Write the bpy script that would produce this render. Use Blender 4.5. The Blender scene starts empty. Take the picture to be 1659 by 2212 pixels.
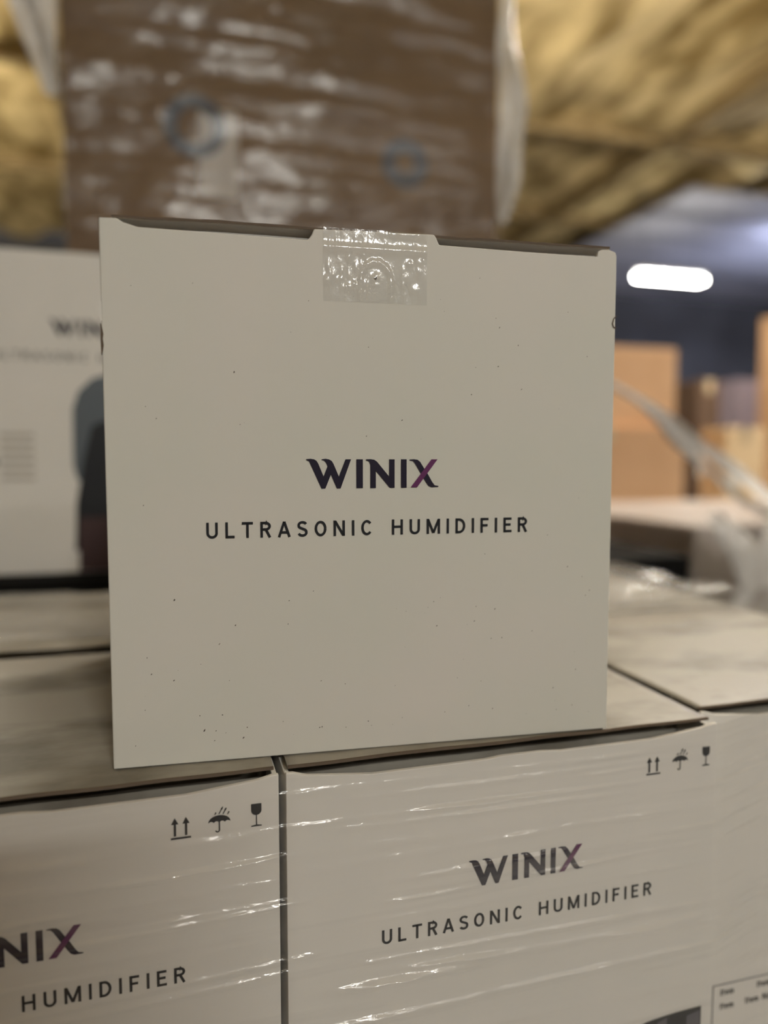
import bpy, bmesh, math, random
from mathutils import Vector, Matrix, noise
from mathutils.geometry import tessellate_polygon
S = bpy.context.scene
C = S.collection
T = 1.12                      # height of the top of the near stack
R_ = math.radians

# ------------------------------------------------------------ camera
cam_d = bpy.data.cameras.new('camera'); cam = bpy.data.objects.new('camera', cam_d); C.objects.link(cam)
S.camera = cam
F, YAW, PIT = 1569.7, 0.2747, 0.0717
cam_d.sensor_fit = 'VERTICAL'; cam_d.sensor_height = 36.0
cam_d.lens = F / 2212 * 36.0
cam.location = (0, 0, T + .1732)
cam.rotation_euler = (math.pi / 2 - PIT, 0, -YAW)
cam_d.clip_start = .01
cam_d.dof.use_dof = True
cam_d.dof.focus_distance = .418
cam_d.dof.aperture_fstop = (cam_d.lens / 1000) / .0115

# ------------------------------------------------------------ world, exposure
w = bpy.data.worlds.new('world'); S.world = w; w.use_nodes = True
w.node_tree.nodes['Background'].inputs[0].default_value = (.95, .93, 1, 1)
w.node_tree.nodes['Background'].inputs[1].default_value = .11
S.view_settings.view_transform = 'Standard'; S.view_settings.look = 'None'
S.view_settings.exposure = -.93; S.view_settings.gamma = 1

# lamps of the hall and unseen ones added to brighten it: (x, y, z, length, rotation, strength, colour, label)
LAMPS = [
    (.55, -3.0, 3.0, .5, 0.0, 1400, (1, .975, .90), 'warm twin tube strip light behind the viewer, right of the aisle'),
    (2.1, -3.5, 3.1, .8, 0.0, 230, (1, .95, .88), 'unseen warm twin tube light added behind the viewer, farther right, for film glints'),  # added out of view to put glints on the right-hand film
    (-2.3, 6.2, 3.3, 1.5, 0.0, 700, (1, .92, .76), 'unseen warm twin tube light added above the brown wrapped carton, left, to brighten the ceiling'),  # added out of view to brighten the ceiling at left
    (2.6, 2.7, 3.50, 1.2, 0.0, 950, (1, .92, .78), 'unseen warm twin tube light added above the load beyond the near stack to brighten the ceiling'),  # added out of view to brighten the ceiling at right
    (4.4, .9, 3.1, 1.5, 0.0, 520, (1, .95, .86), 'unseen warm twin tube light added right of the near stack to light the tan cartons'),  # added out of view to brighten the tan pile and right-hand lids
    (5.47, 7.3, 3.37, .90, 0.0, 160, (1, .99, .93), 'blown out white strip light right of the big white box'),
    (7.9, 7.1, 3.6, 1.5, 0.0, 800, (.64, .71, 1), 'unseen cool bluish light added beyond the right edge of the view for a daylight glow'),  # added out of view, gives the far ceiling its bluish daylight glow
]

# ------------------------------------------------------------ helpers
def link(o, parent=None):
    C.objects.link(o)
    if parent: o.parent = parent
    return o
def tag(o, label=None, cat=None, group=None, kind=None):
    if label: o['label'] = label
    if cat: o['category'] = cat
    if group: o['group'] = group
    if kind: o['kind'] = kind
    return o
def empty(name, loc, rz=0):
    o = bpy.data.objects.new(name, None); C.objects.link(o); o.location = loc; o.rotation_euler = (0, 0, rz)
    o.empty_display_size = .05
    return o
def mobj(name, verts, faces, mat, parent=None, smooth=False, bevel=0):
    me = bpy.data.meshes.new(name); me.from_pydata([tuple(v) for v in verts], [], faces)
    me.materials.append(mat); me.update()
    if smooth:
        for p in me.polygons: p.use_smooth = True
    o = bpy.data.objects.new(name, me); link(o, parent)
    if bevel:
        b = o.modifiers.new('bevel', 'BEVEL'); b.width = bevel; b.segments = 2; b.limit_method = 'ANGLE'
    return o
class MB:
    def __init__(s): s.v = []; s.f = []
    def add(s, v, f):
        n = len(s.v); s.v += [tuple(q) for q in v]; s.f += [tuple(i + n for i in q) for q in f]; return s
    def box(s, a, b):
        x0, y0, z0 = a; x1, y1, z1 = b
        return s.add([(x0,y0,z0),(x1,y0,z0),(x1,y1,z0),(x0,y1,z0),(x0,y0,z1),(x1,y0,z1),(x1,y1,z1),(x0,y1,z1)],
                     [(3,2,1,0),(4,5,6,7),(0,1,5,4),(1,2,6,5),(2,3,7,6),(3,0,4,7)])
    def cyl(s, p, q, r, n=12):
        p, q = Vector(p), Vector(q); d = (q - p).normalized()
        a = d.orthogonal().normalized(); b = d.cross(a)
        v = [p + r*(a*math.cos(t) + b*math.sin(t)) for t in [2*math.pi*i/n for i in range(n)]]
        v += [x + (q - p) for x in v]
        return s.add(v, [(i, (i+1) % n, n + (i+1) % n, n + i) for i in range(n)] + [tuple(range(n))[::-1], tuple(range(n, 2*n))])
    def poly(s, pts, y=0.0):               # flat print in the x z plane
        t = tessellate_polygon([[Vector((p[0], p[1], 0)) for p in pts]])
        v = [(p[0], y, p[1]) for p in pts]; f = []
        for a, b, c in t:
            A, B, D = pts[a], pts[b], pts[c]
            cr = (B[0]-A[0])*(D[1]-A[1]) - (B[1]-A[1])*(D[0]-A[0])
            f.append((a, b, c) if cr > 0 else (a, c, b))
        return s.add(v, f)
    def prism(s, pts, y0, y1):             # x z outline pushed from y0 to y1
        n = len(pts); t = tessellate_polygon([[Vector((p[0], p[1], 0)) for p in pts]])
        v = [(p[0], y0, p[1]) for p in pts] + [(p[0], y1, p[1]) for p in pts]; f = []
        for a, b, c in t:
            A, B, D = pts[a], pts[b], pts[c]
            cr = (B[0]-A[0])*(D[1]-A[1]) - (B[1]-A[1])*(D[0]-A[0])
            if cr < 0: b, c = c, b
            f += [(a, b, c), (c + n, b + n, a + n)]
        f += [(i, i + n, (i+1) % n + n, (i+1) % n) for i in range(n)]
        return s.add(v, f)
    def build(s, name, mat, parent=None, **k): return mobj(name, s.v, s.f, mat, parent, **k)

# ------------------------------------------------------------ materials
def mat(name, col, rough=.6, spec=.3, metal=0.0):
    m = bpy.data.materials.new(name); m.use_nodes = True
    b = m.node_tree.nodes['Principled BSDF']
    b.inputs['Base Color'].default_value = (*col, 1); b.inputs['Roughness'].default_value = rough
    b.inputs['Specular IOR Level'].default_value = spec; b.inputs['Metallic'].default_value = metal
    return m
def N(m, t, **k):
    n = m.node_tree.nodes.new(t)
    for a, v in k.items():
        if hasattr(n, a): setattr(n, a, v)
        else: n.inputs[a].default_value = v
    return n
def L(m, a, b): m.node_tree.links.new(a, b)
def ramp(m, fac, stops):
    r = N(m, 'ShaderNodeValToRGB'); L(m, fac, r.inputs[0]); e = r.color_ramp.elements
    while len(e) < len(stops): e.new(.5)
    for i, (p, c) in enumerate(stops):
        e[i].position = p; e[i].color = (*c, 1)
    return r.outputs[0]
def coords(m, scale=(1,1,1), obj=True):
    tc = N(m, 'ShaderNodeTexCoord'); mp = N(m, 'ShaderNodeMapping'); mp.inputs['Scale'].default_value = scale
    L(m, tc.outputs['Object'], mp.inputs[0]); return mp.outputs[0]
def noisy(name, c0, c1, scale, stretch=(1,1,1), rough=.6, spec=.3, bump=0, lo=.35, hi=.65, detail=4):
    m = mat(name, c0, rough, spec); b = m.node_tree.nodes['Principled BSDF']
    n = N(m, 'ShaderNodeTexNoise'); n.inputs['Scale'].default_value = scale; n.inputs['Detail'].default_value = detail
    L(m, coords(m, stretch), n.inputs['Vector'])
    L(m, ramp(m, n.outputs[0], [(lo, c0), (hi, c1)]), b.inputs['Base Color'])
    if bump:
        bp = N(m, 'ShaderNodeBump'); bp.inputs['Strength'].default_value = bump; bp.inputs['Distance'].default_value = .002
        L(m, n.outputs[0], bp.inputs['Height']); L(m, bp.outputs[0], b.inputs['Normal'])
    return m

def board(name, c0, c1, specks=True):
    """white coated board: faint fibre mottling, tiny dark printed-on specks"""
    m = mat(name, c0, .75, .15); b = m.node_tree.nodes['Principled BSDF']
    v = coords(m)
    n = N(m, 'ShaderNodeTexNoise'); n.inputs['Scale'].default_value = 9; n.inputs['Detail'].default_value = 6; L(m, v, n.inputs['Vector'])
    base = ramp(m, n.outputs[0], [(.3, c0), (.7, c1)])
    if specks:
        vo = N(m, 'ShaderNodeTexVoronoi'); vo.inputs['Scale'].default_value = 62; L(m, coords(m, (1, 0, 1)), vo.inputs['Vector'])
        n2 = N(m, 'ShaderNodeTexNoise'); n2.inputs['Scale'].default_value = 900; L(m, v, n2.inputs['Vector'])
        # speck radius varies per cell; few cells have one
        sep = N(m, 'ShaderNodeSeparateColor'); L(m, vo.outputs['Color'], sep.inputs[0])
        rad = N(m, 'ShaderNodeMapRange'); L(m, sep.outputs[0], rad.inputs[0])
        rad.inputs[1].default_value = .45; rad.inputs[2].default_value = 1; rad.inputs[3].default_value = 0; rad.inputs[4].default_value = .045
        wob = N(m, 'ShaderNodeMath', operation='MULTIPLY_ADD'); L(m, n2.outputs[0], wob.inputs[0]); wob.inputs[1].default_value = .05; 
        L(m, vo.outputs['Distance'], wob.inputs[2])
        lt = N(m, 'ShaderNodeMath', operation='LESS_THAN'); L(m, wob.outputs[0], lt.inputs[0])
        ad = N(m, 'ShaderNodeMath', operation='ADD'); L(m, rad.outputs[0], ad.inputs[0]); ad.inputs[1].default_value = .040; L(m, ad.outputs[0], lt.inputs[1])
        n3 = N(m, 'ShaderNodeTexNoise'); n3.inputs['Scale'].default_value = 4; L(m, v, n3.inputs['Vector'])
        g = N(m, 'ShaderNodeMath', operation='GREATER_THAN'); L(m, n3.outputs[0], g.inputs[0]); g.inputs[1].default_value = .45
        an = N(m, 'ShaderNodeMath', operation='MULTIPLY'); L(m, lt.outputs[0], an.inputs[0]); L(m, g.outputs[0], an.inputs[1])
        an2 = N(m, 'ShaderNodeMath', operation='MULTIPLY'); L(m, an.outputs[0], an2.inputs[0]); an2.inputs[1].default_value = .75
        mx = N(m, 'ShaderNodeMix', data_type='RGBA'); L(m, an2.outputs[0], mx.inputs[0]); L(m, base, mx.inputs[6]); mx.inputs[7].default_value = (.10, .09, .08, 1)
        base = mx.outputs[2]
    L(m, base, b.inputs['Base Color'])
    wv = N(m, 'ShaderNodeTexNoise'); wv.inputs['Scale'].default_value = 60; L(m, coords(m, (3, 3, .15)), wv.inputs['Vector'])
    bp = N(m, 'ShaderNodeBump'); bp.inputs['Strength'].default_value = .12; bp.inputs['Distance'].default_value = .0006
    L(m, wv.outputs[0], bp.inputs['Height']); L(m, bp.outputs[0], b.inputs['Normal'])
    return m

WHITE = board('white_board', (.64, .645, .585), (.68, .655, .61), False)
WHITE2 = board('white_board_plain', (.74, .725, .685), (.78, .755, .715), False)
LIDM = noisy('scuffed_shaded_board', (.17, .15, .115), (.34, .315, .265), 10, (1, 1.7, 1), .5, .35, .3, .36, .54, 9)  # scuffed tone, darkened overall in place of the big box's shadow
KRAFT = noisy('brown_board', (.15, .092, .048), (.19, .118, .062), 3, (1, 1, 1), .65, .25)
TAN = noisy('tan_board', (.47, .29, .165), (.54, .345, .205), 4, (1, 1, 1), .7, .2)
PALETAN = noisy('pale_tan_board', (.70, .52, .31), (.76, .58, .36), 4, (1, 1, 1), .7, .2)
RAW = mat('raw_board_edge', (.13, .10, .075), .9, .1)
INK = mat('black_ink', (.012, .014, .018), .45, .3)
NAVY = mat('navy_ink', (.013, .010, .026), .5, .2)
PURPLE = mat('purple_ink', (.115, .018, .10), .4, .35)
GREYINK = mat('grey_ink', (.10, .10, .12), .4, .35)
BLUEINK = mat('blue_grey_ink', (.10, .12, .14), .4, .35)
REDINK = mat('maroon_ink', (.055, .03, .032), .4, .35)
RINGINK = mat('slate_blue_ink', (.075, .083, .105), .5, .25)
GAPBLACK = mat('gap_shadow_black', (.004, .004, .004), .8, .08)  # black base colour stands for deep shadow in the gap between stacks
WOOD = noisy('pallet_wood', (.30, .20, .11), (.45, .32, .19), 8, (1, 8, 8), .8, .2)
PURPCARD = mat('mauve_board', (.24, .20, .24), .6, .2)
DARKCARD = mat('dark_brown_board', (.10, .065, .045), .6, .2)
STEEL = mat('painted_steel', (.25, .26, .28), .5, .4, .3)
HOUSE = mat('white_enamel', (.7, .7, .7), .4, .4)

def film(name, scale, stretch, bump=.6, gloss=.16, haze=.06, rough=.12, milk=.0, mlo=.55, mhi=.72, mscale=3, mstretch=(1,1,1)):
    """clear stretch film: mostly see-through, sharp reflections on its wrinkles, milky patches for doubled-up folds, on the brown carton also for painted glints"""
    m = bpy.data.materials.new(name); m.use_nodes = True; nt = m.node_tree; nt.nodes.remove(nt.nodes['Principled BSDF'])
    out = nt.nodes['Material Output']
    n = N(m, 'ShaderNodeTexNoise'); n.inputs['Scale'].default_value = scale; n.inputs['Detail'].default_value = 5; n.inputs['Roughness'].default_value = .6
    L(m, coords(m, stretch), n.inputs['Vector'])
    bp = N(m, 'ShaderNodeBump'); bp.inputs['Strength'].default_value = bump; bp.inputs['Distance'].default_value = .01; L(m, n.outputs[0], bp.inputs['Height'])
    tr = N(m, 'ShaderNodeBsdfTransparent'); tr.inputs[0].default_value = (.99, .99, .99, 1)
    gl = N(m, 'ShaderNodeBsdfGlossy'); gl.inputs['Roughness'].default_value = rough; L(m, bp.outputs[0], gl.inputs['Normal'])
    df = N(m, 'ShaderNodeBsdfDiffuse'); df.inputs[0].default_value = (.8, .79, .77, 1); L(m, bp.outputs[0], df.inputs['Normal'])
    m1 = N(m, 'ShaderNodeMixShader'); m1.inputs[0].default_value = haze
    if milk:
        n2 = N(m, 'ShaderNodeTexNoise'); n2.inputs['Scale'].default_value = mscale; n2.inputs['Detail'].default_value = 4
        L(m, coords(m, mstretch), n2.inputs['Vector'])
        mr = N(m, 'ShaderNodeMapRange'); L(m, n2.outputs[0], mr.inputs[0])
        mr.inputs[1].default_value = mlo; mr.inputs[2].default_value = mhi; mr.inputs[3].default_value = haze; mr.inputs[4].default_value = milk
        L(m, mr.outputs[0], m1.inputs[0])
    L(m, tr.outputs[0], m1.inputs[1]); L(m, df.outputs[0], m1.inputs[2])
    m2 = N(m, 'ShaderNodeMixShader')
    fr = N(m, 'ShaderNodeFresnel'); fr.inputs[0].default_value = 1.45; L(m, bp.outputs[0], fr.inputs['Normal'])
    mm = N(m, 'ShaderNodeMath', operation='ADD'); mm.use_clamp = True; L(m, fr.outputs[0], mm.inputs[0]); mm.inputs[1].default_value = gloss - .04
    cap = N(m, 'ShaderNodeMath', operation='MINIMUM'); L(m, mm.outputs[0], cap.inputs[0]); cap.inputs[1].default_value = max(.10, gloss + .05)
    L(m, cap.outputs[0], m2.inputs[0]); L(m, m1.outputs[0], m2.inputs[1]); L(m, gl.outputs[0], m2.inputs[2])
    L(m, m2.outputs[0], out.inputs[0])
    return m
FILM = film('stretch_film', 22, (1, 1, 5), .20, .06, .04, .17, .16, .55, .78, 12, (.25, 1, 5))
FILMTOP = film('stretch_film_creased', 16, (1.5, 1, 1), .8, .06, .18, .16, .35, .5, .75, 6, (1, 2, 1))
FILMBROWN = film('stretch_film_carton', 5, (1, 1, 2.2), .9, .05, .02, .22, .24, .62, .76, 2.6, (1, 1, 1.9))  # milky patches also stand for blurred glints painted into the wrap
FILMROPE = film('stretch_film_gathered', 40, (1, 1, 1), .8, .15, .70, .25, .95, .35, .7, 9, (1, 1, 1))
TAPE = film('clear_tape', 55, (1, 1, .5), .14, .08, .04, .15)

# ------------------------------------------------------------ room shell
CEIL = 4.3
X0, X1, Y0, Y1 = -5.0, 13.0, -7.0, 11.0
CONC = noisy('concrete', (.20, .19, .18), (.28, .27, .25), 1.5, (1, 1, 1), .7, .3)
WALLM = noisy('dark_blue_grey_wall', (.060, .058, .058), (.090, .088, .090), 1.2, (1, 1, 1), .8, .2)
CEILM = noisy('yellow_insulation', (.23, .155, .055), (.80, .62, .31), 2.4, (1.6, .6, 1), .9, .1, 0, .33, .60, 4)
tag(MB().box((X0, Y0, -.1), (X1, Y1, 0)).build('floor', CONC), kind='structure')
tag(MB().box((X0, Y1, 0), (X1, Y1 + .1, CEIL)).build('wall_back', WALLM), kind='structure')
tag(MB().box((X1, Y0, 0), (X1 + .1, Y1, CEIL)).build('wall_right', WALLM), kind='structure')
tag(MB().box((X0 - .1, Y0, 0), (X0, Y1, CEIL)).build('wall_left', WALLM), kind='structure')
# lumpy sprayed insulation between the joists
nx, ny = 150, 130
vs = []
for j in range(ny + 1):
    for i in range(nx + 1):
        x = X0 + (X1 - X0) * i / nx; y = Y0 + (Y1 - Y0) * j / ny
        h = noise.fractal(Vector((x * 1.6, y * .7, 3.3)), 1.0, 2.0, 4) * .13
        vs.append((x, y, CEIL + .05 + h))
fs = [(j*(nx+1)+i, (j+1)*(nx+1)+i, (j+1)*(nx+1)+i+1, j*(nx+1)+i+1) for j in range(ny) for i in range(nx)]
tag(mobj('ceiling', vs, fs, CEILM, smooth=True), kind='structure')
k0 = MB().box((5.2, 6.65, 4.10), (X1, Y1, 4.15)); tag(k0.build('trim_20', noisy('painted_metal_deck', (.30, .29, .31), (.50, .49, .52), 2, (.4, 2, 1), .6, .4)), kind='structure')
JOIST = noisy('joist_wood', (.17, .12, .055), (.34, .25, .12), 5, (1, 6, 6), .85, .1)
k = 0
for x in (-3.2, -.9, 1.9, 4.4, 7.4, 10.4):
    k += 1; tag(MB().box((x - .03, Y0, CEIL - .12), (x + .03, Y1, CEIL + .1)).build('trim_%d' % k, JOIST), kind='structure')
for y in (2.0, 6.1, 8.3):
    k += 1; tag(MB().box((X0, y - .04, CEIL - .08), (X1, y + .04, CEIL + .08)).build('trim_%d' % k, JOIST), kind='structure')

for (x, y, z, ln, rz, st, col, lab) in LAMPS:
    e = empty('strip_light', (x, y, z), rz); tag(e, lab, 'light', 'strip lights of the hall')
    MB().box((-ln/2, -.05, .03), (ln/2, .05, .07)).build('housing', HOUSE, e)
    em = bpy.data.materials.new('tube_glow'); em.use_nodes = True
    b = em.node_tree.nodes['Principled BSDF']; b.inputs['Base Color'].default_value = (.9, .9, .9, 1)
    b.inputs['Emission Color'].default_value = (*col, 1); b.inputs['Emission Strength'].default_value = st
    for s in (-1, 1):
        MB().cyl((-ln/2 + .03, s*.045, -.005), (ln/2 - .03, s*.045, -.005), .014, 12).build('tube', em, e, smooth=True)
    for s in (-1, 1):
        MB().cyl((s*ln*.4, 0, .07), (s*ln*.4, 0, CEIL - z), .006, 8).build('hanger', STEEL, e)

# ------------------------------------------------------------ lettering
def arc(cx, cy, rx, ry, a0, a1, n=10):
    return [(cx + rx*math.cos(R_(a0 + (a1-a0)*i/n)), cy + ry*math.sin(R_(a0 + (a1-a0)*i/n))) for i in range(n + 1)]
def ribbon(mb, pts, wd, y):
    n = len(pts); P = [Vector(p) for p in pts]; l = []; r = []
    for i in range(n):
        a = (P[i] - P[i-1]).normalized() if i else (P[1] - P[0]).normalized()
        b = (P[i+1] - P[i]).normalized() if i < n - 1 else a
        na, nb = Vector((-a.y, a.x)), Vector((-b.y, b.x)); m = (na + nb)
        if m.length < 1e-4: m = na
        m.normalize(); q = wd / 2 / max(.45, m.dot(na))
        l.append(P[i] + m*q); r.append(P[i] - m*q)
    v = [(p.x, y, p.y) for p in l] + [(p.x, y, p.y) for p in r]
    mb.add(v, [(i + n, i + 1 + n, i + 1, i) for i in range(n - 1)])
SW = .16; h = SW/2
def G():
    g = {}
    g['U'] = (.70, [[(h, 1), (h, .34)] + arc(.35, .335, .35-h, .335-h, 180, 360, 12) + [(.70-h, 1)]])
    g['L'] = (.56, [[(h, 1), (h, 0)], [(0, h), (.56, h)]])
    g['T'] = (.68, [[(.34, 0), (.34, 1)], [(0, 1-h), (.68, 1-h)]])
    g['R'] = (.66, [[(h, 0), (h, 1)], [(h, 1-h), (.34, 1-h)] + arc(.34, .715, .24, .285-h, 90, -90, 10) + [(h, .505)], [(.36, .48), (.60, 0)]])
    g['A'] = (.76, [[(.05, 0), (.38, .985)], [(.38, .985), (.71, 0)], [(.17, .30), (.59, .30)]])
    g['S'] = (.64, [arc(.32, .745, .24, .18, 20, 180, 9) + arc(.34, .70, .26, .17, 190, 250, 4) + arc(.30, .32, .26, .17, 70, 10, 4) + arc(.32, .26, .245, .185, 0, -165, 10)])
    g['O'] = (.76, [arc(.38, .5, .38-h, .5-h, 0, 360, 28)])
    g['C'] = (.70, [arc(.37, .5, .37-h, .5-h, 40, 320, 22)])
    g['N'] = (.74, [[(h, 0), (h, 1)], [(.11, .95), (.63, .05)], [(.74-h, 0), (.74-h, 1)]])
    g['I'] = (.16, [[(h, 0), (h, 1)]])
    g['H'] = (.74, [[(h, 0), (h, 1)], [(.74-h, 0), (.74-h, 1)], [(h, .52), (.74-h, .52)]])
    g['M'] = (.92, [[(h, 0), (h, 1)], [(.92-h, 0), (.92-h, 1)], [(.10, .96), (.46, .06)], [(.46, .06), (.82, .96)]])
    g['D'] = (.68, [[(h, 0), (h, 1)], [(h, 1-h), (.24, 1-h)] + arc(.26, .5, .42-h, .5-h, 90, -90, 14) + [(h, h)]])
    g['F'] = (.56, [[(h, 0), (h, 1)], [(h, 1-h), (.56, 1-h)], [(h, .50), (.50, .50)]])
    g['E'] = (.58, [[(h, 0), (h, 1)], [(h, 1-h), (.57, 1-h)], [(h, .52), (.51, .52)], [(h, h), (.58, h)]])
    g[' '] = (.42, [])
    g['t'] = (.34, [[(.17, 0), (.17, .95)], [(0, .68), (.34, .68)]])
    g['e'] = (.52, [[(.08, .36), (.45, .36)] + arc(.27, .36, .19, .29, 0, 310, 14)])
    g['m'] = (.80, [[(.07, 0), (.07, .72)], arc(.24, .46, .16, .2, 180, 0, 8) + [(.40, 0)], arc(.56, .46, .16, .2, 180, 0, 8) + [(.72, 0)]])
    g['o'] = (.54, [arc(.27, .36, .20, .29, 0, 360, 16)])
    g['.'] = (.16, [[(0, .07), (.15, .07)]])
    return g
GL = G()
def text(mb, s, x0, z0, cap, width=None, gap=None, y=0):
    tot = sum(GL[c][0] for c in s)
    if gap is None: gap = (width / cap - tot) / (len(s) - 1)
    x = x0
    for c in s:
        wd, st = GL[c]
        for p in st: ribbon(mb, [(x + a*cap, z0 + b*cap) for a, b in p], SW*cap, y)
        x += (wd + gap) * cap
LOGO = [
 [(120,90),(165,87),(200,92),(226,108),(243,135),(298,268),(318,330),(315,392),(276,392),(165,145),(150,112),(120,101)],
 [(276,392),(297,268),(338,165),(375,245),(315,392)],
 [(278,92),(320,87),(355,93),(383,110),(400,138),(455,268),(473,392),(435,392),(372,247),(338,165),(325,130),(305,105),(278,101)],
 [(455,268),(525,92),(583,92),(473,392),(435,392)],
 [(638,92),(706,92),(706,390),(638,390)],
 [(740,93),(785,90),(825,96),(855,116),(985,272),(1043,345),(1043,390),(992,390),(843,212),(785,150),(772,116),(740,103)],
 [(785,130),(843,160),(843,390),(785,390)],
 [(985,92),(1043,92),(1043,390),(985,300)],
 [(1112,92),(1172,92),(1172,390),(1112,390)],
 [(1203,95),(1250,91),(1290,97),(1318,118),(1362,188),(1398,240),(1450,330),(1478,366),(1520,374),(1517,384),(1440,386),(1408,370),(1380,330),(1325,240),(1262,135),(1240,110),(1203,104)]]
SLASH = [(1440,92),(1507,92),(1285,386),(1215,386)]
def logo(parent, x0, z0, wd, y=0, sc=1):
    k = wd / 1400.
    f = lambda P: [(x0 + (a - 120)*k, z0 + (390 - b)*k) for a, b in P]
    mb = MB()
    for i, P in enumerate(LOGO): mb.poly(f(P), y - .00001*i)
    o = mb.build('logo', NAVY, parent)
    s = MB().poly(f(SLASH), y - .00025).build('logo_slash', PURPLE, o); s['label'] = 'purple stroke of the X'
def icons(parent, x0, z0, y):
    """x0 z0: left end of the arrows' base bar"""
    mm = .001
    m = MB(); m.poly([(x0, z0-1.1*mm), (x0+10.5*mm, z0-1.1*mm), (x0+10.5*mm, z0), (x0, z0)], y)
    for c in (2.2, 8.0):
        m.poly([(x0+(c+a)*mm, z0+b*mm) for a, b in ((-.6,.7),(.6,.7),(.6,7.2),(1.9,7.2),(0,10.8),(-1.9,7.2),(-.6,7.2))], y)
    m.build('handling_icon', INK, parent)
    m = MB(); cx = x0 + 25.5*mm; cz = z0 + 5.4*mm
    top = [(cx+5.9*mm*math.cos(R_(a)), cz+4.0*mm*math.sin(R_(a))) for a in range(0, 181, 10)]
    bot = []
    for k in range(4):
        for t in range(1, 6):
            u = (k + t/6)/4; bot.append((cx - 5.9*mm + 11.8*mm*u, cz + .7*mm*math.sin(math.pi*t/6)))
        if k < 3: bot.append((cx - 5.9*mm + 11.8*mm*(k+1)/4, cz - .1*mm))
    m.poly(top + bot, y)
    ribbon(m, [(cx, cz+1*mm), (cx, cz-4.3*mm)] + [(cx-1*mm+1*mm*math.cos(R_(-a)), cz-4.3*mm+1.0*mm*math.sin(R_(-a))) for a in range(20, 190, 25)], .7*mm, y-.00002)
    for dx, dz, ln in ((-2.4, 4.4, 1.3), (-.2, 4.6, 3.9), (2.0, 4.4, 3.3), (4.4, 3.9, 1.6)):
        a = (cx+dx*mm, cz+dz*mm); q = .55
        ribbon(m, [a, (a[0]+ln*q*mm, a[1]+ln*mm)], .55*mm, y)
        ribbon(m, [(a[0]+ln*q*mm*.6, a[1]+ln*mm*.6), (a[0]+ln*q*mm*.85, a[1]+ln*mm*.85)], .85*mm, y-.00002)
    m.build('handling_icon', INK, parent)
    m = MB(); gx = x0 + 45.5*mm; gz = z0 + .2*mm
    m.poly([(gx-2.8*mm, gz+13*mm)] + [(gx-2.8*mm*math.cos(R_(a)), gz+9.2*mm-2.7*mm*math.sin(R_(a))) for a in range(0, 181, 15)] + [(gx+2.8*mm, gz+13*mm)], y)
    ribbon(m, [(gx, gz+7*mm), (gx, gz+.6*mm)], .55*mm, y-.00002)
    m.poly([(gx-2.9*mm, gz+.1*mm), (gx+2.9*mm, gz+.1*mm), (gx+2.9*mm, gz+.7*mm), (gx+1*mm, gz+1.1*mm), (gx-1*mm, gz+1.1*mm), (gx-2.9*mm, gz+.7*mm)], y-.00004)
    m.build('handling_icon', INK, parent)

# ------------------------------------------------------------ carton with notched front panel and tucked lid
def carton_shell(e, w_, d_, hh, outline, lidz, body_mat, lid_mat, lid_x=(.004, None), tuck=.0045, edge=True, flap=.030):
    """local frame: x 0..w, y 0 (front)..d, z 0..h; outline = top edge of front panel from left to right"""
    th = .003
    m = MB(); m.prism([(0, 0), (w_, 0)] + [(x, z) for x, z in reversed(outline)], 0, th)
    m.box((0, th, 0), (th, d_ - th, hh - .004)).box((w_ - th, th, 0), (w_, d_ - th, hh - .004)).box((0, d_ - th, 0), (w_, d_, hh - .003)).box((th, th, 0), (w_ - th, d_ - th, th))
    m.build('body', body_mat, e, bevel=.0007)
    x0 = lid_x[0]; x1 = w_ - lid_x[0] if lid_x[1] is None else lid_x[1]
    # lid: profile in (y,z) swept along x, slightly uneven along the fold
    back = tuck + flap                      # the tuck flap runs down well behind the lid's crease
    prof = [(back, hh - .045), (back, hh - .012), (back - .0015, lidz - .0035), (back - .005, lidz - .0014), (tuck + .0004, lidz - .0016), (tuck, lidz - .0009), (tuck + .0005, lidz - .0002), (tuck + .003, lidz)]
    r = .004
    for q in (.06, .2, .4, .6, .8, 1): prof.append((tuck + r + (d_ - tuck - r - .002) * q, lidz))
    n = 40; v = []; f = []
    for i in range(n + 1):
        x = x0 + (x1 - x0) * i / n
        for j, (py, pz) in enumerate(prof):
            wv = noise.noise(Vector((x*22 + w_*7, py*9, 1.7))) * (.0007 if 1 < j < len(prof) - 1 else 0)
            v.append((x, py, pz + wv))
    np_ = len(prof)
    f = [(i*np_ + j, (i+1)*np_ + j, (i+1)*np_ + j + 1, i*np_ + j + 1) for i in range(n) for j in range(np_ - 1)]
    o = mobj('lid', v, f, lid_mat, e, smooth=True)
    sm = o.modifiers.new('thick', 'SOLIDIFY'); sm.thickness = .0012; sm.offset = -1
    if edge:
        # worn brown crease along the lid's front fold
        v = []; f = []
        n = 120
        for i in range(n + 1):
            x = x0 + (x1 - x0) * i / n
            t = .0006 + .0006 * max(0, noise.noise(Vector((x*120, 2.1, w_)))) + .0003 * noise.noise(Vector((x*400, 0, 0)))
            wv = noise.noise(Vector((x*22 + w_*7, .004*9, 1.7))) * .0007
            v += [(x, tuck - .0003, lidz - .0012 + wv), (x, tuck - .0002, lidz - .0002 + t*.6 + wv), (x, tuck + .0012, lidz + .0003 + wv)]
        f = [(i*3 + j, (i+1)*3 + j, (i+1)*3 + j + 1, i*3 + j + 1) for i in range(n) for j in range(2)]
        mobj('worn_edge', v, f, RAW, e)['label'] = 'brown rubbed crease of the lid'
    return e

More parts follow.
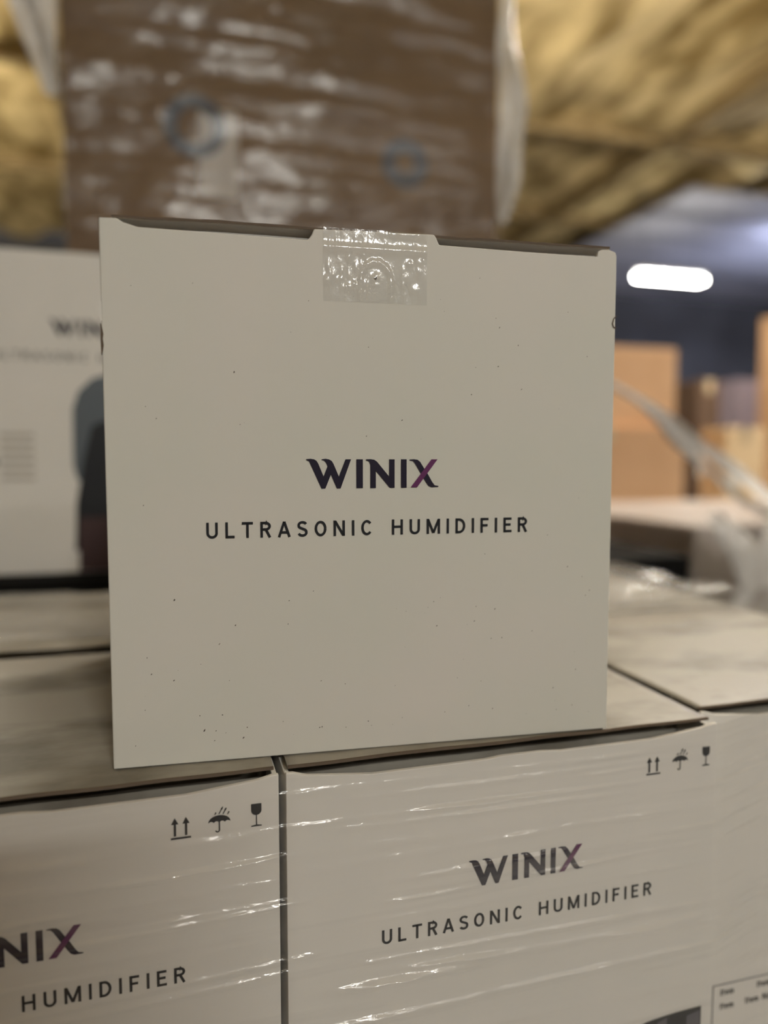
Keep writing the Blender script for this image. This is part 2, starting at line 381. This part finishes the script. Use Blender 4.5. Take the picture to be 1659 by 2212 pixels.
# ---- the big sharp box in the middle
BETA = -.0652
mbx = empty('humidifier_box', (-.0383 - .0000, .4193, T + .0012), BETA)
tag(mbx, 'large white humidifier box in sharp focus standing alone on top of the stack', 'box')
out = [(0, .2996), (.009, .2999), (.0125, .2980), (.0195, .2960), (.06, .2955), (.1105, .2948), (.1125, .2975), (.1140, .3010),
       (.150, .3018), (.1838, .3022), (.1850, .3005), (.1868, .2966), (.24, .2958), (.2868, .2955), (.2872, .2985), (.2895, .2998), (.2955, .3000), (.2992, .2988), (.30, .2965)]
carton_shell(mbx, .30, .285, .30, out, .3026, WHITE, WHITE2, (.006, .297), .0036, True, .0075)
logo(mbx, .1085, .1556, .0785, -.0004)
m = MB(); text(m, 'ULTRASONIC HUMIDIFIER', .0525, .1280, .0090, .1910, y=-.0004); m.build('product_text', INK, mbx)
rnd = random.Random(21); m = MB()
for k in range(120):
    u = rnd.uniform(.012, .29); z_ = rnd.random()**1.7 * .27 + .012
    if .04 < u < .25 and .12 < z_ < .178: continue
    a0 = rnd.uniform(.00010, .00030) * (1.5 if rnd.random() < .2 else 1); st = rnd.uniform(1, 2.2); an = rnd.uniform(.3, 1.4)
    pts = []
    for q in range(7):
        t = 2*math.pi*q/7; x_, y_ = a0*st*math.cos(t)*rnd.uniform(.7, 1.2), a0*math.sin(t)*rnd.uniform(.7, 1.2)
        pts.append((u + x_*math.cos(an) - y_*math.sin(an), z_ + x_*math.sin(an) + y_*math.cos(an)))
    m.poly(pts, -.0003)
o = m.build('dirt_specks', mat('dark_speck', (.11, .10, .085), .8, .1), mbx); o['kind'] = 'stuff'
# clear tape over the tab, with air blisters
def tape_sheet():
    nx, nz = 110, 90; x0, x1, z0, z1 = .1188, .1792, .2615, .3022
    v = []
    rnd = random.Random(4)
    bl = [(rnd.uniform(x0, x1), rnd.uniform(.268, .2885), rnd.uniform(.0006, .0022), rnd.uniform(.0012, .004)) for _ in range(34)]
    for j in range(nz + 1):
        for i in range(nx + 1):
            x = x0 + (x1 - x0)*i/nx; z = z0 + (z1 - z0)*j/nz
            # arch shaped blister
            ax = (x - .1490) / .0088; az = (z - .2735) / .0110
            rr = math.sqrt(ax*ax + (az*az if az > 0 else 0)) + noise.noise(Vector((x*500, z*500, 2)))*.07
            d = .0010 * math.exp(-((rr - 1.0) / .16)**2) + .0005 * max(0, 1 - rr)
            if z < .262: d = 0
            # tucked in crease under the fold
            d += .0009 * math.exp(-((z - .2915) / .0022)**2)
            d += .0014 * math.exp(-((z - .3005) / .0018)**2) * math.exp(-((x - .171)/.012)**2)
            for bx, bz, br, bh in bl:
                q = ((x - bx)/br)**2 + ((z - bz)/bh)**2
                if q < 6: d += .0004 * math.exp(-q)
            d += .00022 * noise.noise(Vector((x*420, z*90, 5)))
            v.append((x, -.0007 - d, z))
    f = [(j*(nx+1)+i, j*(nx+1)+i+1, (j+1)*(nx+1)+i+1, (j+1)*(nx+1)+i) for j in range(nz) for i in range(nx)]
    # fold over onto the lid
    b = len(v); v += [(x0, .03, .3036), (x1, .03, .3036)]
    f += [(nz*(nx+1), nz*(nx+1)+nx, b+1, b)]
    o = mobj('clear_tape', v, f, TAPE, mbx, smooth=True); o['label'] = 'shiny clear tape with air bubbles'
tape_sheet()
mm_ = MB(); mm_.poly([(.1490 + .0007*math.cos(a*.785), .2755 + .0007*math.sin(a*.785)) for a in range(8)], -.0005)
mm_.build('punch_mark', RAW, mbx)
# torn spots on the side edges
m = MB(); m.prism([(-.0003, .228), (.0004, .2295), (.0010, .233), (.0006, .2365), (.0010, .239), (.0002, .243), (-.0004, .2445), (-.0005, .236)], -.0006, .002); 
m.build('torn_edge', RAW, mbx)
m = MB(); ribbon(m, [(.3003, .2605), (.2985, .2585), (.2978, .2555), (.2986, .2535), (.3004, .2530)], .0007, -.0004); m.build('torn_edge', RAW, mbx)
m = MB(); m.prism([(-.0002, .2452), (.0005, .247), (.0005, .256), (-.0010, .2565), (-.0014, .251)], .0002, .003); m.build('torn_flap', WHITE2, mbx)

# ---- top layer of the near stack
CW, CD, CH = .2865, .294, .333
ZB = T - CH
def lower_outline(w_, hh):
    return [(0, hh - .001), (.004, hh - .0012), (.012, hh - .0035), (.05, hh - .0072), (w_*.42, hh - .0068), (w_*.46, hh - .0058), (w_*.55, hh - .0058),
            (w_*.60, hh - .0070), (w_ - .05, hh - .0066), (w_ - .012, hh - .0030), (w_ - .004, hh - .0012), (w_, hh - .001)]
def front_print(e, hh, s=1, picture=True, y=-.0004):
    logo(e, .1100*s, hh - .0850*s, .0775*s, y)
    m = MB(); text(m, 'ULTRASONIC HUMIDIFIER', .0555*s, hh - .1110*s, .0088*s, .1830*s, y=y); m.build('product_text', INK, e)
def picture_low(e, hh, y=-.0004):
    P = [(.2290, -.2040), (.2326, -.2004), (.240, -.1990), (.250, -.1980), (.262, -.1972), (.2805, -.1967), (.2805, -.326), (.205, -.326), (.207, -.27), (.217, -.225)]
    o = MB().poly([(a, hh + b) for a, b in P], y).build('product_picture', INK, e); o['label'] = 'printed black humidifier'
    for a, b in ((.246, .2535), (.269, .2795)):
        MB().poly([(a, hh - .3), (b, hh - .3), (b, hh - .1995), (a, hh - .2015)], y - .0001).build('picture_highlight', GREYINK, o)
def side_print(e, hh, y=-.0004):
    m = MB()
    text(m, 'Item', .0240, hh - .2120, .0050, gap=.16, y=y)
    text(m, 'Item', .0560, hh - .2120, .0050, gap=.16, y=y)
    text(m, 'Item', .0240, hh - .2225, .0050, gap=.16, y=y); text(m, 'Item No.', .046, hh - .2225, .0050, gap=.16, y=y)
    m.build('label_text', INK, e)
    m = MB()
    x0, x1, z0, z1 = .0170, .20, hh - .31, hh - .203
    for a, b in (((x0, z0), (x1, z0 + .0008)), ((x0, z1 - .0008), (x1, z1)), ((x0, z0), (x0 + .0008, z1)), ((x1 - .0008, z0), (x1, z1))):
        m.poly([(a[0], a[1]), (b[0], a[1]), (b[0], b[1]), (a[0], b[1])], y)
    m.build('label_border', GREYINK, e)

def white_carton(name, loc, label, kind, w_=CW, rz=0, group=None):
    e = empty(name, loc, rz); tag(e, label, 'box', group or 'white cartons in the top layer of the near stack')
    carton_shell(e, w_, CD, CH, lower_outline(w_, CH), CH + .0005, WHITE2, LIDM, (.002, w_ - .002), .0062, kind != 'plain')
    if kind == 'front':
        front_print(e, CH); icons(e, .2325, CH - .0290, -.0004); picture_low(e, CH)
    if kind == 'side': side_print(e, CH)
    return e
YS = .3929
white_carton('humidifier_carton', (-.2405, YS, ZB), 'film-wrapped white carton at bottom left, below the big box, its logo cut by the frame', 'front', .2905)
white_carton('humidifier_carton', (.0540, YS, ZB), 'film-wrapped white carton at bottom centre, full logo and text readable', 'front', .2865)
white_carton('humidifier_carton', (.3440, YS + .020, ZB), 'set-back white carton at bottom right corner with small item print', 'side', .2865)
white_carton('humidifier_carton', (-.5290, YS, ZB), 'white carton left of the bottom left one, outside the frame', 'plain', .2865)
for i, (x, lab) in enumerate(((-.5265, 'white carton in the rear row, far left end, outside the frame'), (-.237, 'white carton in the rear row of the near stack, left of the big box'),
                 (.054, 'white carton in the rear row of the stack, hidden behind the big box'), (.344, 'white carton in the rear row at the right end, lid lit, beside the big box'))):
    white_carton('humidifier_carton', (x, .7080, ZB), lab, 'plain', .2865)
# hidden layers carry the top one
proto = None
for lay in (2, 3):
    for iy in (0, 1):
        for ix in range(4):
            loc = (-.5265 + .2905*ix, YS + .307*iy, T - CH*lay - .001*(lay-1))
            if proto is None:
                proto = white_carton('buried_carton', loc, 'white carton buried under the top layer of the near stack', 'plain', .2865, group='buried white cartons of the near stack')
                kids = list(proto.children)
            else:
                c = proto.copy(); C.objects.link(c); c.location = loc
                for q in kids:
                    d = q.copy(); C.objects.link(d); d.parent = c
def pallet(x0, y0, x1, y1, z1, label):
    e = empty('pallet', ((x0+x1)/2, (y0+y1)/2, 0)); tag(e, label, 'pallet'); w_, d_ = (x1-x0), (y1-y0)
    for k in range(7):
        x = -w_/2 + (w_ - .09)*k/6
        MB().box((x, -d_/2, z1 - .02), (x + .09, d_/2, z1)).build('deck_board', WOOD, e, bevel=.002)
    for k in (0, 1, 2):
        y = -d_/2 + (d_ - .09)*k/2
        MB().box((-w_/2, y, .0), (w_/2, y + .09, z1 - .02)).build('stringer', WOOD, e, bevel=.002)
pallet(-.53, .385, .635, 1.02, T - 3*CH - .003, 'wooden pallet under the near stack of white cartons')

# ---- stretch film over the near stack
def film_front():
    rnd = random.Random(11)
    X_0, X_1, Z0, Z1 = -.535, .640, T - .36, T - .0005
    nx, nz = 420, 640
    ridges = []
    for (z0, sl, a, wd, x0, x1) in (
        (-.0120, -.004, .0010, .0015, -.02, .60), (-.0190, .000, .0009, .0013, .02, .40), (-.0300, -.010, .0012, .0012, -.02, .60), (-.0355, -.012, .0012, .0013, .02, .60),
        (-.0480, -.010, .0008, .0020, -.4, .60), (-.0570, .010, .0014, .0016, -.02, .60), (-.0730, .020, .0010, .0013, -.1, .60), (-.0950, .010, .0008, .0012, -.5, .6),
        (-.1190, -.008, .0013, .0014, .03, .60), (-.1250, -.030, .0013, .0015, .03, .60), (-.1330, .012, .0016, .0020, .02, .60), (-.0330, .000, .0015, .0022, -.5, -.004),
        (-.0470, .015, .0013, .0012, -.5, .01), (-.0600, .020, .0014, .0013, -.5, .01), (-.0760, .022, .0014, .0013, -.5, .02), (-.1080, .040, .0012, .0012, -.5, .03), (-.1160, .02, .0010, .0012, -.5, .03),
        (-.1550, .015, .0012, .0018, -.5, .60), (-.1700, -.02, .001, .0022, -.5, .60), (-.1950, .01, .0009, .0020, -.5, .6), (-.0250, .010, .0008, .0010, .18, .60), (-.085, .02, .0009, .0010, .05, .60)):
        ridges.append((T + z0, sl, a, wd, x0, x1, rnd.random()*50))
    xsn = [X_0 + (X_1 - X_0)*i/nx for i in range(nx + 1)]
    zs = [Z1 + (Z0 - Z1)*(j/nz)**1.1 for j in range(nz + 1)]
    D = [[.0010*(.5 + .5*noise.noise(Vector((x*4, z*30, 3)))) + .00012*noise.noise(Vector((x*80, z*200, 7)))*max(0, noise.noise(Vector((x*12, z*25, 1)))*3) for x in xsn] for z in zs]
    for (z0, sl, a, wd, xa, xb, ph) in ridges:
        for i, x in enumerate(xsn):
            xs = x - .0535
            fade = min(1, max(0, (xs - xa)/.03)) * min(1, max(0, (xb - xs)/.03))
            if fade <= 0: continue
            zc = z0 + sl*xs + .0016*noise.noise(Vector((x*9, ph, 0))) + .0004*noise.noise(Vector((x*60, ph, 4)))
            am = 1.7*a*fade*(.25 + .75*max(0, .45 + noise.noise(Vector((x*14, ph, 9)))*1.8 + .5*noise.noise(Vector((x*70, ph, 2)))))
            for j, z in enumerate(zs):
                t = (z - zc)/wd
                if abs(t) < 2.6:
                    # one flank steeper than the other, like a laid-over fold
                    D[j][i] += am*math.exp(-t*t*(1.0 if t > 0 else .35))
    v = []
    for j, z in enumerate(zs):
        for i, x in enumerate(xsn):
            y = YS - .0016 - D[j][i]
            if x > .343: y += .016*min(1, (x - .343)/.05)
            v.append((x, y + math.exp(-((x - .0515)/.004)**2)*.0008, z))
    f = [((j+1)*(nx+1)+i, (j+1)*(nx+1)+i+1, j*(nx+1)+i+1, j*(nx+1)+i) for j in range(nz) for i in range(nx)]
    # right-hand side of the load, plain
    return v, f
e = empty('stretch_film', (0, YS, T)); tag(e, 'clear stretch film wound round the near stack of white cartons, wrinkled and shiny', 'plastic film')
v, f = film_front(); v = [(a, b - YS, c - T) for a, b, c in v]
mobj('front_film', v, f, FILM, e, smooth=True)
# film lying over the rear of the top and round the right-hand edge
def film_top():
    nx, ny = 240, 140; v = []
    for j in range(ny + 1):
        for i in range(nx + 1):
            u = i/nx; t = j/ny
            yy = .725 + .285*t - .03*noise.noise(Vector((u*7, 0, 2)))*(1-t)
            x = -.535 + 1.190*u
            zz = .0030 + .0055*max(0, noise.fractal(Vector((x*9, yy*26, 1)), 1, 2, 3)) 
            if x > .46: zz += .012*((x - .46)/.18)**2*max(0, .7+noise.noise(Vector((yy*9, 1, 1))))
            if t > .93: zz -= (t - .93)/.07*.05; 
            zz += .0016*max(0, noise.noise(Vector((x*40, yy*120, 5))))
            v.append((x, yy - YS, zz))
    f = [(j*(nx+1)+i, j*(nx+1)+i+1, (j+1)*(nx+1)+i+1, (j+1)*(nx+1)+i) for j in range(ny) for i in range(nx)]
    return v, f
v, f = film_top(); mobj('top_film', v, f, FILMTOP, e, smooth=True)
v = []; nx, nz = 60, 40
for j in range(nz + 1):
    for i in range(nx + 1):
        y = YS + .01 + .61*i/nx; z = -.36*j/nz + .006
        v.append((.640 + .006*noise.noise(Vector((y*8, z*40, 1))), y - YS, z))
mobj('side_film', v, [(j*(nx+1)+i, (j+1)*(nx+1)+i, (j+1)*(nx+1)+i+1, j*(nx+1)+i+1) for j in range(nz) for i in range(nx)], FILMTOP, e, smooth=True)

# ------------------------------------------------------------ rear load, white box on it
e = empty('wrapped_pallet_load', (.35, 1.75, 0)); tag(e, 'pallet load behind the near stack, coloured black as gap shadow, under the blurred white box', 'pallet load')
MB().box((-.95, -.62, .12), (.56, .75, T - .002)).build('load', GAPBLACK, e, bevel=.01)
MB().box((-.95, -.62, 0), (.56, -.5, .12)).build('pallet_block', WOOD, e)
MB().box((-.95, .05, 0), (.56, .15, .12)).build('pallet_block', WOOD, e)
MB().box((-.95, .63, 0), (.56, .75, .12)).build('pallet_block', WOOD, e)

SC = 1.45
bw, bh, bd = .2885*SC, .333*SC, .40
e = empty('humidifier_carton', (-.342, 1.20, T)); tag(e, 'blurred white carton at left edge with dark product picture, behind the near stack', 'box')
carton_shell(e, bw, bd, bh, [(0, bh), (bw, bh)], bh + .002, WHITE2, WHITE2, (.002, bw - .002), .005, False)
front_print(e, bh, SC)
P = [(.1300, -.160), (.136, -.142), (.150, -.128), (.17, -.122), (.25, -.122), (.27, -.14), (.272, -.235), (.133, -.235), (.1290, -.22)]
o = MB().poly([(a*SC, bh + b*SC) for a, b in P], -.0006).build('product_picture', BLUEINK, e); o['label'] = 'printed dark humidifier with grey water tank'
P = [(.1480, -.178), (.160, -.172), (.26, -.172), (.27, -.31), (.1290, -.31), (.1310, -.26), (.139, -.215)]
MB().poly([(a*SC, bh + b*SC) for a, b in P], -.0010).build('picture_base', INK, o)
P = [(.1330, -.2750), (.27, -.2750), (.27, -.3320), (.1320, -.3320)]
MB().poly([(a*SC, bh + b*SC) for a, b in P], -.0013).build('picture_foot', REDINK, o)
m = MB()
for k in range(6):
    m.poly([(.060*SC, bh - (.190 + .009*k)*SC), (.092*SC, bh - (.190 + .009*k)*SC), (.092*SC, bh - (.186 + .009*k)*SC), (.060*SC, bh - (.186 + .009*k)*SC)], -.0006)
m.build('fine_print', mat('pale_grey_ink', (.46, .43, .38), .5, .2), e)
MB().poly([(.052*SC + .008*math.cos(R_(a)), bh - .216*SC + .008*math.sin(R_(a))) for a in range(0, 360, 20)], -.0006).build('round_mark', GREYINK, e)

# ------------------------------------------------------------ big brown wrapped carton
BX, BY, BWD, BHT = -.215, 1.66, .968, 1.45
e = empty('brown_carton', (BX, BY, T)); tag(e, 'tall brown film-wrapped carton with two blue ring marks, behind the big white box', 'carton')
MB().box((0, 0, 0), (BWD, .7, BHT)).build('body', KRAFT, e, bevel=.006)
def ring(cx, cz, ro, ri, parent):
    v = []; n = 36
    for i in range(n):
        a = 2*math.pi*i/n; v += [(cx + ro*math.cos(a), -.001, cz + ro*math.sin(a)), (cx + ri*math.cos(a), -.001, cz + ri*math.sin(a))]
    mobj('ring_mark', v, [(2*i, 2*((i+1) % n), 2*((i+1) % n)+1, 2*i+1) for i in range(n)], RINGINK, parent)
RINGS = [(.30, .95), (.79, .86)]
ring(.262, .885, .066, .036, e); ring(.733, .858, .056, .024, e)
MB().poly([(.270, .74), (.352, .74), (.352, .925), (.270, .925)], -.0005).build('reflection_patch', mat('painted_reflection', (.50, .46, .42), .5, .4), e)  # pale patch painted as a lamp's reflection in the wrap
nx, nz = 150, 160; v = []
for j in range(nz + 1):
    for i in range(nx + 1):
        x = -.004 + (BWD + .008)*i/nx; z = BHT*j/nz
        d = .010*noise.fractal(Vector((x*3.0, z*6.5, 8)), 1, 2, 4) + .004*noise.noise(Vector((x*2, z*34, 2)))
        v.append((x, -.018 - d, z))
mobj('wrap_film', v, [(j*(nx+1)+i, j*(nx+1)+i+1, (j+1)*(nx+1)+i+1, (j+1)*(nx+1)+i) for j in range(nz) for i in range(nx)], FILMBROWN, e, smooth=True)
def flap(pts, parent, seed, n=26):
    """pts: list of (x,y,z,width) spine; loose crumpled film tail, wrinkled, with a fold along its middle"""
    v = []; m_ = 8
    for k in range(len(pts) - 1):
        for q in range(n):
            t = q/n; P = [pts[k][c]*(1-t) + pts[k+1][c]*t for c in range(4)]
            for s in range(m_ + 1):
                u = s/m_ - .5
                o3 = noise.noise_vector(Vector((P[0]*6 + u*3, P[1]*6 + seed, P[2]*6)))
                v.append((P[0] + u*P[3] + o3.x*.012, P[1] + o3.y*.03, P[2] + o3.z*.014))
    rows = len(v)//(m_+1)
    return mobj('loose_film', v, [(r*(m_+1)+s, r*(m_+1)+s+1, (r+1)*(m_+1)+s+1, (r+1)*(m_+1)+s) for r in range(rows-1) for s in range(m_)], FILMROPE, parent, smooth=True)
flap([(BWD + .03, -.01, 1.45, .05), (BWD + .02, -.01, 1.15, .05), (BWD + .035, -.01, 1.0, .07), (BWD + .02, -.01, .84, .05), (BWD + .005, -.01, .74, .02)], e, 3)
flap([(-.10, -.01, 1.45, .10), (-.06, -.01, 1.15, .10), (-.04, -.01, 1.02, .07), (-.015, -.01, .90, .03)], e, 7)

# ------------------------------------------------------------ loads and cartons on the right, in the distance
def plain_carton(name, x0, y0, z0, w_, d_, h_, m_, label, cat='carton', rz=0, tape=True):
    e = empty(name, (x0, y0, z0), rz); tag(e, label, cat, 'cartons piled on the far load')
    MB().box((0, 0, 0), (w_, d_, h_)).build('body', m_, e, bevel=.004)
    if tape:
        MB().box((w_/2 - .025, -.001, h_ - .07), (w_/2 + .025, d_*.99, h_ + .0008)).build('packing_tape', mat('tape_band', (.45, .36, .24), .3, .5), e)
    MB().box((w_*.08, -.0016, h_*.2), (w_*.32, -.0002, h_*.45)).build('shipping_label', mat('label_paper', (.72, .70, .66), .5, .3), e)
    return e
def stack_side(x0, y0, n, zt, labs):
    z = 0
    for k in range(n):
        pass
# grey-white wrapped load right of the near stack
e = empty('wrapped_pallet_load', (1.15, 1.42, 0)); tag(e, 'low pale wrapped load just beyond the right end of the near stack', 'pallet load')
MB().box((0, 0, .12), (1.2, .9, T + .02)).build('load', noisy('greyed_board', (.34, .29, .27), (.44, .39, .36), 3, (1,1,1), .5, .3), e, bevel=.01)
MB().box((0, 0, 0), (1.2, .1, .12)).build('pallet_block', WOOD, e)
MB().box((0, .8, 0), (1.2, .9, .12)).build('pallet_block', WOOD, e)
nx, nz = 80, 60; v = []
for j in range(nz + 1):
    for i in range(nx + 1):
        x = -.02 + 1.22*i/nx; z = .5 + (T - .47)*j/nz
        v.append((x, -.02 - .02*noise.fractal(Vector((x*7, z*7, 4)), 1, 2, 3), z))
mobj('wrap_film', v, [(j*(nx+1)+i, j*(nx+1)+i+1, (j+1)*(nx+1)+i+1, (j+1)*(nx+1)+i) for j in range(nz) for i in range(nx)], FILMTOP, e, smooth=True)
# farther low load with the pale cartons
e = empty('wrapped_pallet_load', (1.35, 2.75, 0)); tag(e, 'wide grey topped load in the middle distance, carrying the tan cartons', 'pallet load')
MB().box((0, 0, .12), (2.9, 1.2, T - .05)).build('load', noisy('dull_board', (.30, .27, .24), (.38, .34, .31), 2, (1,1,1), .6, .3), e, bevel=.01)
MB().box((0, 0, 0), (2.9, .1, .12)).build('pallet_block', WOOD, e)
MB().box((0, 1.1, 0), (2.9, 1.2, .12)).build('pallet_block', WOOD, e)
Z = T - .05
plain_carton('tan_carton', 1.44, 2.85, Z, .80, .5, .37, TAN, 'tan carton right of the big white box, at the bottom of the far pile')
plain_carton('tan_carton', 1.46, 2.90, Z + .372, .76, .45, .36, TAN, 'tan carton right of the big white box, on top of the far pile')
plain_carton('brown_box', 2.75, 3.40, Z, .14, .2, .66, DARKCARD, 'tall dark brown carton beside the top tan carton')
plain_carton('pale_carton', 2.42, 2.80, Z, .22, .16, .37, PALETAN, 'pale yellowish carton between the film strand and the right frame edge')
plain_carton('mauve_carton', 3.20, 3.62, Z, .50, .3, .70, PURPCARD, 'mauve grey carton behind the pale yellowish one')
plain_carton('tan_carton', 3.08, 2.95, Z, .6, .38, .99, TAN, 'tall tan carton cut by the right frame edge')
# film tail running down to a bunch at the right
def rope(name, pts, r0, label, seed, mat_=FILMROPE):
    v = []; f = []; ns = 14; n = 30; rows = 0
    for k in range(len(pts) - 1):
        for q in range(n + (1 if k == len(pts) - 2 else 0)):
            t = q/n; P = Vector(pts[k][:3]).lerp(Vector(pts[k+1][:3]), t); r = (pts[k][3]*(1-t) + pts[k+1][3]*t)
            d = (Vector(pts[k+1][:3]) - Vector(pts[k][:3])).normalized(); a = d.cross(Vector((0, 1, 0))).normalized(); b = d.cross(a)
            for s in range(ns):
                an = 2*math.pi*s/ns
                rr = r*(1 + .9*noise.noise(Vector((math.cos(an)*1.6, math.sin(an)*1.6, (k + t)*3.5 + seed))) + .4*noise.noise(Vector((math.cos(an)*4, math.sin(an)*4, (k + t)*9 + seed))))
                v.append(P + a*rr*math.cos(an) + b*rr*.6*math.sin(an))
            rows += 1
    f = [(i*ns + s, i*ns + (s+1) % ns, (i+1)*ns + (s+1) % ns, (i+1)*ns + s) for i in range(rows-1) for s in range(ns)]
    o = mobj(name, v, f, mat_, None, smooth=True); tag(o, label, 'plastic film'); return o
e = empty('film_strand', (1.15, 1.39, T + .01)); tag(e, 'gathered strand of clear film slanting down at right across the tan cartons', 'plastic film')
flap([(-.24, .06, .35, .012), (-.12, .02, .27, .045), (.04, .0, .155, .075), (.18, -.02, .075, .085), (.35, -.02, .03, .10)], e, 2)
flap([(-.16, .06, .31, .02), (-.02, .0, .17, .03), (.10, -.02, .07, .04), (.2, -.02, .02, .05)], e, 12)
e = empty('film_bunch', (1.20, 1.30, T)); tag(e, 'crumpled bunch of clear film hanging at the right frame edge', 'plastic film')
flap([(-.10, 0, .06, .05), (-.03, -.02, -.02, .10), (.0, -.01, -.10, .07), (-.05, 0, -.17, .05)], e, 5)
flap([(.10, .02, .09, .06), (.04, -.03, .0, .10), (.06, -.02, -.11, .09)], e, 9)

# unseen block added behind the viewer to shade the lower left of the near stack
e = empty('wrapped_pallet_load', (-.58, -1.0, 0)); tag(e, 'tall brown block added unseen behind the viewer to shade the bottom left carton', 'pallet load')  # added shade block, shares its name with the real loads
MB().box((-.62, -.4, .12), (.72, .4, 1.665)).build('load', KRAFT, e, bevel=.01)  # body of the added unseen shade block
MB().box((-.62, -.4, 0), (.72, -.3, .12)).build('pallet_block', WOOD, e)
MB().box((-.62, .3, 0), (.72, .4, .12)).build('pallet_block', WOOD, e)
